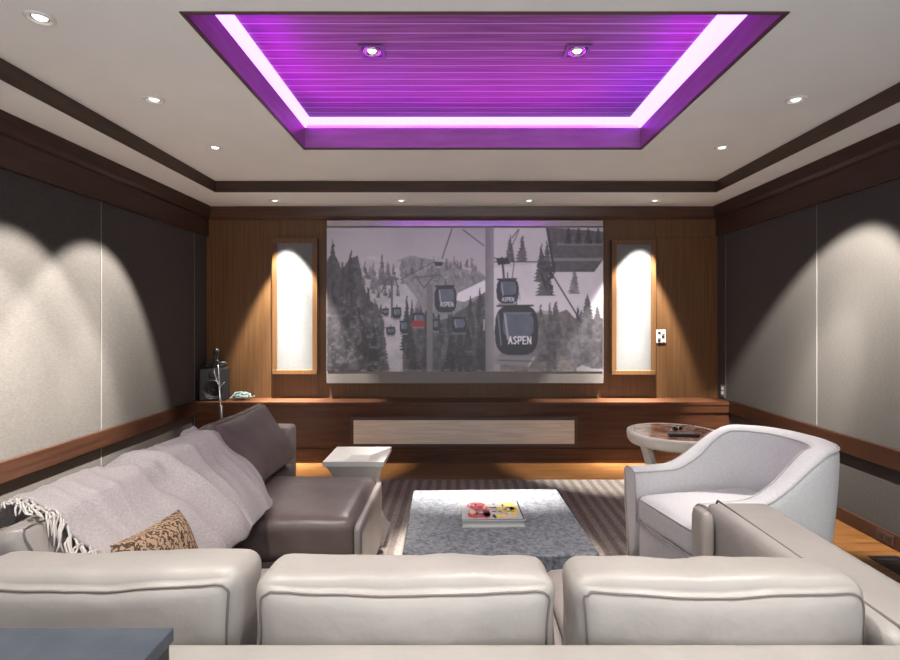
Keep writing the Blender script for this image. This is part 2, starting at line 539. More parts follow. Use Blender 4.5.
def spot(x, y, z, aim, wts, deg, blend, rad=.018):
    l = bpy.data.lights.new('downlight_beam', 'SPOT')
    l.energy = wts; l.spot_size = math.radians(deg); l.spot_blend = blend; l.shadow_soft_size = rad
    l.color = WARM
    o = bpy.data.objects.new('downlight_beam', l)
    C.objects.link(o)
    p = Vector((x, y, z - .03))
    o.location = p
    d = Vector(aim) - p
    o.rotation_euler = d.to_track_quat('-Z', 'Y').to_euler()
    return o


def beam(x, y, z, aim, wts, deg, blend, heart):
    spot(x, y, z, aim, wts, deg, blend)
    if heart:
        spot(x, y, z, aim, wts * heart, deg * .62, 1.0)
        spot(x, y, z, aim, wts * heart * 1.6, deg * .40, 1.0)


lp = make_lamp(); lq = make_lamp(True)
first = {0: True, 1: True}
for q, rows in ((0, LAMPS + LAMPS_ADDED), (1, LAMPS_COVE)):
    for (x, y, z, aim, wts, deg, blend, lab) in rows:
        src = lq if q else lp
        t = src if first[q] else copy_tree(src)
        first[q] = False
        t.location = (x, y, z - .004)
        t['label'] = lab
        if y > 4.5:
            t.scale = (.95, .95, 1)
        beam(x, y, z, aim, wts, deg, blend, 0 if q or y < 1.5 or abs(x) < 1 else (1.6 if y > 4.5 else .45))

# ------------------------------------------------------------------ built-in ledge under the screen
cr = thing('media_cabinet', 'long low walnut built-in cabinet with a pale grille under the screen', 'cabinet', (.04, 4.75, 0))
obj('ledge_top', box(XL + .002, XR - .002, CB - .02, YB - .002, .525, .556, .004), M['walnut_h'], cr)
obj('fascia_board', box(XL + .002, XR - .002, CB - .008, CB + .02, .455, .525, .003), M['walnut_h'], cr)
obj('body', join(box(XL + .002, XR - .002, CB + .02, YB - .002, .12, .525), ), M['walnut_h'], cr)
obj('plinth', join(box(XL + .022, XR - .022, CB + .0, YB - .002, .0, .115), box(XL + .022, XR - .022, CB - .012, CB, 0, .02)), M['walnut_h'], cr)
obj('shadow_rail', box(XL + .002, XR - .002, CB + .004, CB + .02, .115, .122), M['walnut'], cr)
gx0, gx1, gz0, gz1 = (350 - 458) * CB / 510, (578 - 458) * CB / 510, 1.3 - 127.5 * CB / 510, 1.3 - 97 * CB / 510
gf = .03
obj('grille_frame', join(box(gx0, gx1, CB + .005, CB + .022, gz1 - gf, gz1), box(gx0, gx1, CB + .005, CB + .022, gz0, gz0 + gf),
    box(gx0, gx0 + gf, CB + .005, CB + .022, gz0 + gf, gz1 - gf), box(gx1 - gf, gx1, CB + .005, CB + .022, gz0 + gf, gz1 - gf)), M['beam_trim'], cr)
obj('grille_panel', box(gx0 + gf, gx1 - gf, CB + .009, CB + .021, gz0 + gf, gz1 - gf), M['oak'], cr, label='pale wood grille panel')

# ------------------------------------------------------------------ fabric wall panels
def acoustic_panel(px0, px1, py0, py1, label):
    d = .075
    Y = YB - d
    x0, x1 = (px0 - 458) * Y / 510, (px1 - 458) * Y / 510
    z1, z0 = 1.3 - (py0 - 320) * Y / 510, 1.3 - (py1 - 320) * Y / 510
    t = thing('acoustic_panel', label, 'wall panel', ((x0 + x1) / 2, YB, z0), 0, 'fabric panels beside the screen')
    f = .044
    obj('frame', join(box(x0, x1, Y, YB - .001, z1 - f, z1, .004), box(x0, x1, Y, YB - .001, z0, z0 + f, .004),
        box(x0, x0 + f, Y + .0005, YB - .001, z0 + f, z1 - f), box(x1 - f, x1, Y + .0005, YB - .001, z0 + f, z1 - f)), M['walnut'], t)
    obj('fabric', box(x0 + f, x1 - f, Y + .012, YB - .001, z0 + f, z1 - f), M['panel_fabric'], t)
acoustic_panel(272, 317, 238, 374.5, 'tall framed pale fabric panel left of the screen')
acoustic_panel(612, 656, 239.5, 375, 'tall framed pale fabric panel right of the screen')

# ------------------------------------------------------------------ projection screen
SYY = YB - .085
sc = thing('projection_screen', 'large wide screen showing a snowy mountain with ski gondolas', 'screen', (.04, YB, .71))
sx0, sx1 = (326.5 - 458) * SYY / 510, (603.5 - 458) * SYY / 510
sz1, sz0 = 1.3 - (226.5 - 320) * SYY / 510, 1.3 - (383.5 - 320) * SYY / 510
obj('frame', box(sx0, sx1, SYY, YB - .002, sz0, sz1, .004), M['screen_blank'], sc)
obj('housing', box(sx0, sx1, SYY + .005, YB - .002, sz1 + .002, sz1 + .06, .004), plain('screen housing', (.45, .42, .44), .22, .75), sc, label='narrow bar along the top of the screen')

# the picture: painted on a fine grid
GW, GH = 556, 290
PX0, PY0, PX1, PY1 = 327.0, 228.0, 603.0, 371.5
yy, xx_ = np.mgrid[0:GH, 0:GW].astype(float)
U = PX0 + (xx_ + .5) / GW * (PX1 - PX0)
Vv = PY0 + (yy + .5) / GH * (PY1 - PY0)
rng = np.random.default_rng(3)
img = np.zeros((GH, GW, 3))


def fbm(scale, seed):
    r = np.random.default_rng(seed)
    out = np.zeros((GH, GW)); amp = 1; tot = 0
    s = scale
    for _ in range(4):
        gh, gw = int((PY1 - PY0) / s) + 3, int((PX1 - PX0) / s) + 3
        g = r.random((gh, gw))
        fy = (Vv - PY0) / s; fx = (U - PX0) / s
        iy = fy.astype(int); ix = fx.astype(int)
        ty = fy - iy; tx = fx - ix
        ty = ty * ty * (3 - 2 * ty); tx = tx * tx * (3 - 2 * tx)
        v = (g[iy, ix] * (1 - tx) + g[iy, ix + 1] * tx) * (1 - ty) + (g[iy + 1, ix] * (1 - tx) + g[iy + 1, ix + 1] * tx) * ty
        out += amp * v; tot += amp; amp *= .55; s /= 2.1
    return out / tot


n1, n2, n3 = fbm(40, 1), fbm(9, 2), fbm(3.5, 5)


def put(mask, c, a=1.0):
    c = np.array(c, float)
    if c.ndim == 1: c = c[None, None, :]
    mk = (mask * a)[..., None] if mask.dtype != bool else (mask.astype(float) * a)[..., None]
    img[:] = img * (1 - mk) + c * mk


def g3(v): return np.stack([v * 1.0, v * .985, v * 1.0], -1)


def poly(pts):
    m = np.zeros((GH, GW), bool)
    n = len(pts)
    for i in range(n):
        (x1, y1), (x2, y2) = pts[i], pts[(i + 1) % n]
        if y1 == y2: continue
        cnd = (y1 > Vv) != (y2 > Vv)
        m ^= cnd & (U < (x2 - x1) * (Vv - y1) / (y2 - y1) + x1)
    return m


def seg(x1, y1, x2, y2, wd):
    dx, dy = x2 - x1, y2 - y1
    t = np.clip(((U - x1) * dx + (Vv - y1) * dy) / (dx * dx + dy * dy + 1e-9), 0, 1)
    d = np.hypot(U - x1 - t * dx, Vv - y1 - t * dy)
    return np.clip((wd / 2 + .3 - d) / .6, 0, 1)


def below(pts):
    xs, ys = zip(*pts)
    return Vv > np.interp(U, xs, ys) + (n2 - .5) * 4


def conifer(x, top, base, half, v):
    t = (Vv - top) / (base - top)
    ph = (Vv - top) / 3.4
    saw = .65 + .5 * (ph - np.floor(ph))
    wv = half * np.clip(t, 0, 1) * saw + .35
    mk = (np.abs(U - x + (n3 - .5) * 3) < wv) & (t > 0) & (t < 1)
    put(mk, g3(v * (.7 + .7 * n3)))


# values are display greys / 255
img[:] = g3(.52 + .08 * (Vv - PY0) / 60 + .05 * n1)
put(below([(326, 262), (360, 262), (395, 262), (410, 256), (440, 262), (470, 270), (487, 282), (604, 250)]), g3(.48 + .12 * n1))
# hazy far ridge of trees
put(below([(326, 268), (362, 268), (392, 264), (412, 255), (425, 259), (445, 263), (460, 267), (472, 276), (480, 272), (487, 280), (604, 300)]) & (U < 490) & (Vv < 330), g3(.34 + .20 * n3), .85)
# pale runs
put(poly([(362, 258), (372, 256), (402, 262), (400, 276), (418, 300), (404, 330), (401, 372), (379, 372), (384, 330), (362, 290)]), g3(.53 + .14 * n2))
put(poly([(455, 300), (458, 293), (485, 280), (486, 292), (464, 302)]), g3(np.full_like(U, .78)))
put(poly([(493, 268), (540, 255), (604, 248), (604, 330), (560, 312), (540, 310), (493, 330)]), g3(.64 + .14 * n1))
put(poly([(493, 228), (548, 228), (556, 262), (493, 268)]), g3(.60 + .1 * n1))
# lower brush on the right
put(below([(326, 700), (500, 700), (500.1, 330), (538, 312), (552, 316), (566, 310), (580, 322), (604, 318)]), np.stack([.33 + .14 * n3, .32 + .13 * n3, .30 + .13 * n3], -1))
put(below([(326, 700), (470, 700), (471, 338), (486, 332), (486.5, 700), (604, 700)]), g3(.33 + .13 * n3))
# middle forest
put(below([(326, 800), (400, 800), (403, 326), (412, 318), (430, 322), (448, 318), (468, 306), (485, 292), (486, 800), (604, 800)]), g3(.20 + .17 * n3))
# left forest
put(below([(326, 262), (334, 252), (342, 270), (350, 258), (358, 256), (362, 275), (368, 300), (378, 306), (384, 322), (381, 345), (378, 372), (378.5, 800), (604, 800)]), g3(.20 + .13 * n3))
for (x, t, bs, h, v) in [(333, 240, 300, 9, .24), (351, 250, 320, 10, .20), (343, 262, 330, 9, .22), (366, 296, 350, 7, .20), (376, 300, 345, 6, .22), (407, 296, 350, 6, .18),
                         (382, 254, 285, 4, .34), (388, 262, 285, 4, .36), (374, 262, 290, 4, .36), (412, 300, 345, 6, .22), (470, 296, 345, 8, .20), (480, 288, 340, 8, .18), (455, 318, 360, 7, .18),
                         (339, 300, 372, 10, .20), (358, 320, 372, 10, .19), (373, 325, 372, 7, .2), (415, 330, 372, 8, .18), (445, 330, 372, 9, .18), (465, 330, 372, 9, .2),
                         (510, 235, 262, 5, .30), (522, 236, 262, 6, .30), (541, 244, 282, 7, .27), (547, 241, 275, 6, .28), (545, 262, 296, 9, .30), (574, 268, 294, 6, .42),
                         (587, 294, 330, 9, .30), (597, 306, 335, 8, .32), (580, 312, 345, 8, .34), (601, 318, 350, 8, .33)]:
    conifer(x, t, bs, h, v)
rf = random.Random(11)
for q in range(170):
    z_ = rf.random()
    if z_ < .42:
        x = rf.uniform(327, 384); bs = rf.uniform(300, 372); 
        if bs < 270 + max(0, x - 350) * 1.6: continue
    elif z_ < .8:
        x = rf.uniform(402, 484); bs = rf.uniform(335, 372)
    else:
        x = rf.uniform(538, 602); bs = rf.uniform(325, 371)
    sc_ = .5 + (bs - 290) / 80
    conifer(x, bs - 22 * sc_ - rf.random() * 8, bs, 4.2 * sc_, rf.uniform(.16, .30) if x < 500 else rf.uniform(.27, .36))
for q in range(60):
    x = rf.uniform(402, 480); bs = rf.uniform(264, 284)
    conifer(x, bs - 6 - rf.random() * 5, bs, 1.8, rf.uniform(.33, .46))
for q in range(26):
    x = rf.uniform(363, 402); bs = rf.uniform(270, 300)
    conifer(x, bs - 7 - rf.random() * 6, bs, 1.7, rf.uniform(.30, .40))
put((n3 > .64) & (Vv > 300) & (U < 380), g3(np.full_like(U, .42)), .5)
# cables
for a in [(452, 229, 442, 259, .9), (463, 230, 484, 246, .8), (486, 252, 500, 262, .8), (512, 238, 518, 230, .8), (519, 230, 510, 250, .7), (494, 262, 548, 262, .9), (548, 268, 581, 322, 1.3), (400, 280, 434, 262, .5)]:
    put(seg(*a), (.20, .20, .22))
# towers
put((U > 485.3) & (U < 493.6), g3(.40 + .04 * n2 + .05 * np.clip((U - 488) / 5, -1, 1)))
put((U > 427) & (U < 432.6) & (Vv > 284), g3(.36 + .04 * n2))
put((U > 391) & (U < 393) & (Vv > 276) & (Vv < 318), (.30, .29, .32))
put(seg(381, 279, 398, 279, 2), (.33, .32, .34)); put(seg(382, 292, 388, 278, 1.2), (.28, .27, .3)); put(seg(398, 288, 395, 276, 1.2), (.28, .27, .3))
put(seg(416, 276, 424, 288, 1.2), (.30, .29, .32)); put(seg(424, 288, 436, 274, 1.4), (.30, .29, .32)); put(seg(414, 278, 440, 275, 1.6), (.33, .32, .34))
put(seg(484, 320, 484, 330, 1.4), (.62, .6, .62))
# station gantry top right
put(poly([(547, 228), (553, 228), (604, 232), (604, 258), (594, 272), (553, 272)]), g3(.24 + .10 * n3))
put(poly([(557, 243), (604, 243), (604, 246), (557, 246)]), g3(np.full_like(U, .38)))
put(poly([(553, 258), (604, 258), (600, 261), (553, 261)]), g3(np.full_like(U, .46)), .8)
put(seg(547, 228, 554, 272, 2.6), (.20, .20, .22))
for x in (568, 578, 588, 598): conifer(x, 228, 244, 4, .2)
put(poly([(536, 262), (556, 262), (552, 296), (544, 288)]) & (n3 > .45), (.2, .2, .21))


def cabin(cx, cy, wd, ht, glow=.5, red=False, text=False):
    x0, x1, y0, y1 = cx - wd / 2, cx + wd / 2, cy - ht / 2, cy + ht / 2
    e = ((np.abs(U - cx) / (wd / 2)) ** 3.2 + (np.abs(Vv - cy) / (ht / 2)) ** 3.2) < 1
    put(e, (.15, .155, .17))
    e2 = ((np.abs(U - cx - wd * .04) / (wd * .36)) ** 3 + (np.abs(Vv - cy + ht * .10) / (ht * .26)) ** 3) < 1
    put(e2, np.stack([.26 + .10 * n2, .28 + .10 * n2, .33 + .10 * n2], -1))
    put(seg(cx - wd * .28, y0 + ht * .16, cx - wd * .20, cy + ht * .18, wd * .05), (.55, .56, .60))
    put(seg(cx - wd * .28, y0 + ht * .16, cx + wd * .34, y0 + ht * .16, wd * .04), (.38, .39, .42))
    put(seg(x0 + wd * .05, y0 + 1, x1 - wd * .12, y0 + .5, 1.6), (.12, .12, .13))
    put(seg(x0 + wd * .1, y1 + .5, x1 - wd * .1, y1 + .5, 1.5), (.42, .42, .44))
    put(seg(cx, y0, cx, y0 - ht * .22, 1.0), (.25, .25, .27))
    if red:
        put(poly([(x0, cy + .5), (x1, cy + .5), (x1 - .5, y1), (x0 + .5, y1)]), (.50, .14, .15))


GL = {'A': [((0, 1), (.5, 0)), ((.5, 0), (1, 1)), ((.22, .62), (.78, .62))],
      'S': [((.95, .1), (.5, 0)), ((.5, 0), (.08, .22)), ((.08, .22), (.9, .72)), ((.9, .72), (.5, 1)), ((.5, 1), (.03, .9))],
      'P': [((.08, 1), (.08, 0)), ((.08, 0), (.75, 0)), ((.75, 0), (.95, .25)), ((.95, .25), (.75, .52)), ((.75, .52), (.08, .52))],
      'E': [((.08, 0), (.08, 1)), ((.08, 0), (.92, 0)), ((.08, .5), (.8, .5)), ((.08, 1), (.92, 1))],
      'N': [((.05, 1), (.05, 0)), ((.05, 0), (.95, 1)), ((.95, 1), (.95, 0))]}


def write(s, x, y, cw, ch, wd, c, slope=0.0):
    for i, ch_ in enumerate(s):
        for (a, b_) in GL[ch_]:
            ox = x + i * cw
            ww = cw * .74
            put(seg(ox + a[0] * ww, y + a[1] * ch + (ox + a[0] * ww - x) * slope, ox + b_[0] * ww, y + b_[1] * ch + (ox + b_[0] * ww - x) * slope, wd), c)


cabin(386, 312, 6, 7); cabin(397, 313, 9, 11); cabin(391, 331, 9, 8); cabin(404, 327, 8, 13); cabin(436, 325, 6, 12)
cabin(418.5, 320, 13, 14, red=True)
cabin(459, 325, 15, 16)
put(seg(437, 334, 466, 334, 1.2), (.3, .3, .32)); put(seg(463, 306, 463, 318, .8), (.3, .3, .32))
put(poly([(434, 262), (443, 262), (442, 266), (436, 266)]), (.18, .18, .2))
cabin(445.5, 299, 22, 27)
put(seg(437, 284, 440, 276, .8), (.3, .3, .32)); put(seg(454, 284, 451, 276, .8), (.3, .3, .32))
cabin(507.5, 291, 22, 25)
put(seg(502, 258, 504, 280, 2), (.22, .22, .24)); put(seg(514, 262, 512, 280, .9), (.3, .3, .32))
put(poly([(496, 258), (508, 258), (510, 264), (498, 265)]), (.16, .16, .18))
put(seg(519, 292, 520, 300, 1.2), (.6, .6, .62))
cabin(516.5, 330, 43, 50)
put(seg(498, 314, 501, 345, 1.1), (.45, .46, .5))
put(poly([(495, 356), (536, 357), (530, 366), (494, 364)]), g3(np.full_like(U, .46)), .9)
put(seg(534, 357, 528, 366, 1), (.7, .7, .72))
put(seg(498, 360, 532, 361, 1.0), (.28, .28, .30))
write('ASPEN', 440.5, 302.4, 2.7, 4.0, .8, (.72, .72, .74))
write('ASPEN', 502.0, 297.6, 2.5, 3.6, .8, (.72, .72, .74))
write('ASPEN', 508.5, 336.6, 4.7, 7.0, 1.25, (.84, .84, .85))
write('PP', 456.4, 326.5, 2.4, 2.0, .5, (.45, .45, .47)) if False else None
put((Vv > 369) & (n3 > .5), g3(np.full_like(U, .5)), .4)
put(poly([(576, 368), (582, 365), (592, 368), (604, 369), (604, 371), (576, 371)]), (.62, .62, .62), .7)

def blur(a):
    p = np.pad(a, ((1, 1), (1, 1), (0, 0)), mode='edge')
    return (p[1:-1, 1:-1] * 2 + p[:-2, 1:-1] + p[2:, 1:-1] + p[1:-1, :-2] + p[1:-1, 2:]) / 6
img = blur(img)
img = .02 + .92 * img
img[..., 1] *= .97
lin = np.where(img <= .04045, img / 12.92, ((img + .055) / 1.055) ** 2.4)
gx = np.linspace((PX0 - 458) * SYY / 510, (PX1 - 458) * SYY / 510, GW)
gz = np.linspace(1.3 - (PY0 - 320) * SYY / 510, 1.3 - (PY1 - 320) * SYY / 510, GH)
co = np.zeros((GH, GW, 3)); co[..., 0] = gx[None, :]; co[..., 1] = SYY - .003; co[..., 2] = gz[:, None]
co = co.reshape(-1, 3) - np.array([.04, YB, .71])
ids = np.arange(GH * GW).reshape(GH, GW)
fc = np.stack([ids[:-1, :-1], ids[1:, :-1], ids[1:, 1:], ids[:-1, 1:]], -1).reshape(-1, 4)
me = bpy.data.meshes.new('picture')
me.from_pydata(co.tolist(), [], fc.tolist())
at = me.color_attributes.new('shown', 'FLOAT_COLOR', 'POINT')
at.data.foreach_set('color', np.concatenate([lin.reshape(-1, 3), np.ones((GH * GW, 1))], 1).ravel())
m, nt, b = new_mat('projected picture')
ca = nt.nodes.new('ShaderNodeVertexColor'); ca.layer_name = 'shown'
nt.links.new(ca.outputs[0], b.inputs['Base Color'])
nt.links.new(ca.outputs[0], b.inputs['Emission Color'])
b.inputs['Emission Strength'].default_value = SCREEN_GLOW * 6
b.inputs['Roughness'].default_value = .36
b.inputs['Specular IOR Level'].default_value = .5
me.materials.append(m)
po = bpy.data.objects.new('picture', me); C.objects.link(po); po.parent = sc
po['label'] = 'grey winter picture of gondola cabins lettered ASPEN'

# ------------------------------------------------------------------ wall plates
t = thing('switch_plate', 'white double switch plate on the wood wall right of the right fabric panel', 'switch', (1.945, YB, 1.09))
obj('plate', box(1.90, 1.99, YB - .006, YB, 1.08, 1.205, .002), M['white'], t)
for i in range(2):
    for j in range(3):
        x = 1.914 + i * .036; z = 1.092 + j * .037
        obj('button', box(x, x + .027, YB - .011, YB - .005, z, z + .022, .002), M['brownplate'] if (i + j) % 2 == 0 else M['white'], t)
t = thing('wall_outlet', 'grey outlet plate on the right wall just above the cabinet ledge', 'outlet', (XR, 4.79, .58))
obj('plate', box(XR - .006, XR, 4.755, 4.825, .575, .69, .002), M['grey_metal'], t)
for z in (.60, .645): obj('socket', box(XR - .009, XR - .005, 4.772, 4.808, z, z + .03, .001), M['white'], t)
t = thing('baseboard_outlet', 'brown outlet plate low on the right baseboard behind the armchair', 'outlet', (XR, 2.95, .02))
obj('plate', box(XR - .026, XR - .02, 2.885, 3.005, .015, .075, .002), M['brownplate'], t)
for y in (2.905, 2.955): obj('socket', box(XR - .029, XR - .025, y, y + .032, .03, .06, .001), M['black'], t)
t = thing('floor_register', 'dark metal floor vent by the right wall on the wood floor', 'vent', (2.33, 2.72, 0))
obj('rim', join(box(2.25, 2.41, 2.45, 2.465, 0, .006), box(2.25, 2.41, 2.785, 2.80, 0, .006), box(2.25, 2.265, 2.465, 2.785, 0, .006), box(2.395, 2.41, 2.465, 2.785, 0, .006)), M['black'], t)
obj('slats', join(*[box(2.265, 2.395, 2.47 + i * .02, 2.48 + i * .02, 0, .004) for i in range(16)]), M['dark'], t)

# ------------------------------------------------------------------ things on the ledge
LZ = .556
t = thing('loudspeaker', 'small black loudspeaker on the left end of the cabinet ledge', 'speaker', (-2.27, 4.765, LZ), math.radians(12))
obj('cabinet', xf(box(-.115, .115, -.085, .085, 0, .30, .008), Matrix()), M['black'], t, local=True)
rot = Matrix.Translation((0, -.086, .105)) @ Matrix.Rotation(PI / 2, 4, 'X')
obj('woofer', xf(lathe([(.085, 0), (.085, .012), (.075, .014), (.06, -.002), (.028, -.012), (.02, .004), (.001, .008)], n=32), rot), M['black_gloss'], t, True, True)
obj('woofer_ring', xf(lathe([(.078, .013), (.086, .016), (.09, .010), (.088, .002)], n=32, closed=True), rot), M['black'], t, True, True)
rot = Matrix.Translation((0, -.086, .24)) @ Matrix.Rotation(PI / 2, 4, 'X')
obj('tweeter', xf(lathe([(.034, 0), (.034, .008), (.02, .003), (.001, .010)], n=24), rot), M['black_gloss'], t, True, True)


def coil(cx, cy, cz, r, turns, seed, thick, flat=.5, jit=.25):
    rg = random.Random(seed)
    P = []
    n = turns * 14
    for i in range(n + 1):
        a = 2 * PI * i / 14
        rr = r * (1 - jit * .5 + jit * noise.noise(Vector((i * .13, seed, 0))) * 1.6)
        P.append((cx + rr * math.cos(a) * (1 + .25 * math.sin(i * .21 + seed)), cy + rr * flat * math.sin(a), max(cz, cz + thick + .012 + .02 * (noise.noise(Vector((i * .21, seed, 4))) + .5) * turns * .28)))
    return tube(P, thick, 6)


tag(obj('coiled_cable', coil(-2.265, 4.77, LZ + .302, .09, 5, 3, .007), M['cable_dark'], smooth=True), 'dark teal cable coiled on top of the black loudspeaker', 'cable')
tg = thing('cable_tangle', 'pale tangled cables piled on the ledge beside the loudspeaker', 'cables', (-2.07, 4.76, LZ))
obj('cable', coil(-2.035, 4.76, LZ, .07, 9, 5, .005, .7, .9), M['cable'], tg, True)
obj('cable', coil(-2.0, 4.75, LZ, .06, 8, 9, .0045, .9, 1.1), M['cable'], tg, True)
obj('cable', coil(-2.045, 4.74, LZ, .05, 7, 14, .005, .8, .9), M['cable_dark'], tg, True)

ms = thing('microphone_stand', 'slim black microphone stand with a microphone, in front of the loudspeaker', 'microphone stand', (-2.03, 4.42, 0))
obj('base', lathe([(.001, .0), (.12, .0), (.125, .008), (.11, .02), (.02, .03), (.001, .03)], -2.03, 4.42, .0, 32), M['black'], ms, True)
obj('pole', tube([(-2.03, 4.42, .02), (-2.06, 4.42, .60), (-2.083, 4.42, .93)], [.011, .010, .006], 10), M['chrome'], ms, True)
obj('pole_sleeve', tube([(-2.03, 4.42, .03), (-2.0565, 4.42, .56)], .014, 10), M['black'], ms, True)
obj('clip', tube([(-2.084, 4.42, .925), (-2.088, 4.41, .955)], .013, 10), M['black'], ms, True)
mic = obj('microphone', tube([(-2.115, 4.43, .905), (-2.10, 4.415, .95), (-2.085, 4.40, 1.01)], [.013, .016, .020], 14), M['black'], ms, True)
hd = bmesh.new(); bmesh.ops.create_uvsphere(hd, u_segments=18, v_segments=12, radius=.026)
hd.verts.ensure_lookup_table()
obj('microphone_head', ([v.co + Vector((-2.082, 4.395, 1.03)) for v in hd.verts], [[v.index for v in f.verts] for f in hd.faces]), M['black'], mic, True)
hd.free()
obj('cable', tube([(-2.115, 4.43, .905), (-2.125, 4.44, .85), (-2.10, 4.435, .78), (-2.075, 4.435, .70), (-2.05, 4.44, .74), (-2.03, 4.44, .76)], .004, 6), M['cable'], ms, True)

# ------------------------------------------------------------------ sectional sofa
sf = thing('sectional_sofa', 'large greige leather sectional sofa filling the foreground and left side', 'sofa', (0, 1.0, 0))
AH = .62
# frame of the near run and of the long run on the left
obj('back_frame', xf(rbox(2.61, .165, AH - .10, .025, 10), Matrix.Translation((-.145, 1.002, (AH + .10) / 2))), M['leather'], sf, True)
obj('back_frame', xf(rbox(.15, 2.29, AH - .10, .025, 10), Matrix.Translation((-1.385, 2.23, (AH + .10) / 2))), M['leather_mid'], sf, True)
arm_r = obj('arm', xf(rbox(.235, .84, AH - .06, .035, 10, (.004, 0, .006)), Matrix.Translation((1.043, 1.507, (AH + .06) / 2))), M['leather'], sf, True)
zt = AH + .002
obj('piping', tube([(.975, 1.10, zt), (.975, 1.915, zt), (.972, 1.927, zt - .03), (.970, 1.928, .08)], .0042, 6), M['piping'], arm_r, True)
obj('arm', xf(rbox(.40, .17, AH - .06, .025, 10), Matrix.Translation((-1.263, 3.285, (AH + .06) / 2))), M['leather_mid'], sf, True)
obj('arm_pad', xf(rbox(.05, .10, .53, .022, 8), Matrix.Translation((.892, 1.86, .345))), M['leather_mid'], sf, True)
# bases
obj('base', join(box(-1.30, .95, 1.09, 1.80, .06, .26, .01), box(-1.31, -.97, 1.80, 3.2, .06, .26, .01), box(-.97, -.46, 2.24, 2.85, .06, .26, .01)), M['leather_mid'], sf)
for (x, y) in ((-1.35, .98), (1.08, .98), (1.08, 1.86), (-1.38, 3.3), (-1.12, 3.3), (-.50, 2.29), (-.50, 2.80), (.1, .98)):
    obj('leg', box(x - .03, x + .03, y - .03, y + .03, .012, .10, .004), M['dark'], sf)
# seat cushions
seat = [(-.97, -.35, 1.09, 1.84), (-.345, .30, 1.09, 1.84), (.305, .90, 1.09, 1.84)]
for i, (a, c, d, e) in enumerate(seat):
    obj('seat_cushion', xf(rbox(c - a, e - d, .17, .04, 12, (0, 0, .012), .004, i * 3.1), Matrix.Translation(((a + c) / 2, (d + e) / 2, .33))), M['leather_mid'], sf, True)
obj('seat_cushion', xf(rbox(.34, 1.09, .17, .04, 12, (0, 0, .008), .004, 1.7), Matrix.Translation((-1.14, 1.645, .33))), M['leather_mid'], sf, True)
ch = obj('chaise_cushion', xf(rbox(.86, .66, .19, .05, 20, (.0, .0, .012), .012, 5.2), Matrix.Translation((-.88, 2.54, .335))), M['leather_brown_shade'], sf, True)  # darker leather colour carries the shade of the near face
obj('chaise_front', xf(rbox(.60, .64, .20, .03, 10), Matrix.Translation((-.75, 2.54, .155))), M['leather_brown_shade'], sf, True)  # same dark colour, shade painted on the near face
obj('chaise_side', xf(rbox(.035, .64, .335, .015, 8), Matrix.Translation((-.440, 2.54, .233))), M['leather_mid'], sf, True, label='chaise side panel with light painted as paler leather')  # lighter colour stands in for light falling on this side
obj('seat_cushion', xf(rbox(.30, .31, .17, .04, 10), Matrix.Translation((-1.16, 3.035, .33))), M['leather_brown_shade'], sf, True)


CUSH = []


def box_cushion(dx, dy, dz, mtx, mat, seed, parent, bulge, wob=.010, name='back_cushion', lab=None, pipe_side=-1, r=.045, inset=.93):
    """boxed cushion with a piped seam near one big face (big faces are +-y)"""
    vf = rbox(dx, dy, dz, r, 22, bulge, wob, seed, .014)
    o = obj(name, xf(vf, mtx), mat, parent, True, label=lab)
    CUSH.append(xf(vf, mtx))
    loop = rrect_loop(dx + .004, dz + .004, .05, 6)
    P = []
    # resample and lay the seam on the surface
    L_ = loop + [loop[0]]
    dense = []
    for a, b_ in zip(L_[:-1], L_[1:]):
        n = max(1, int(math.hypot(b_[0] - a[0], b_[1] - a[1]) / .03))
        for i in range(n): dense.append((a[0] + (b_[0] - a[0]) * i / n, a[1] + (b_[1] - a[1]) * i / n))
    from mathutils.bvhtree import BVHTree
    bv = BVHTree.FromPolygons([Vector(v) for v in vf[0]], vf[1])
    for (x, z) in dense:
        hit = bv.find_nearest(Vector((x * .972, pipe_side * (dy / 2 + .02), z * inset)))
        p = hit[0] + hit[1] * .001
        P.append(mtx @ p)
    obj('piping', tube(P, .0026, 6, closed=True), M['piping'], o, True)
    return o


# near run: three cushions seen from behind
for (x0, x1, sd, dzt, rz) in ((-1.12, -.475, 1.3, .014, -.012), (-.458, .228, 4.9, .002, .0), (.246, .908, 8.2, -.001, .006)):
    mt = Matrix.Translation(((x0 + x1) / 2, 1.192, .545 + dzt)) @ Matrix.Rotation(math.radians(-3), 4, 'X') @ Matrix.Rotation(rz, 4, 'Y')
    box_cushion(x1 - x0, .17, .36, mt, M['leather'], sd, sf, (.006, .028, .016), .016)
# long run on the left: three cushions leaning on the frame, face towards +x
for (y0, y1, mat, sd, top, xx) in ((1.30, 1.82, 'leather_mid', 2.2, .0, 0), (1.83, 2.42, 'leather_mid', 6.1, .0, 0), (2.45, 3.14, 'leather_brown_shade', 9.4, .04, -.02)):
    mt = Matrix.Translation((-1.135 + xx, (y0 + y1) / 2, .575 + top / 2)) @ Matrix.Rotation(math.radians(-33 if top else -28), 4, 'Y') @ Matrix.Rotation(PI / 2, 4, 'Z')
    box_cushion(y1 - y0, .17, .37 + top, mt, M[mat], sd, sf, (.004, .03, .006), .012, pipe_side=-1,
                lab='darker brown leather cushion' if mat == 'leather_brown_shade' else None)

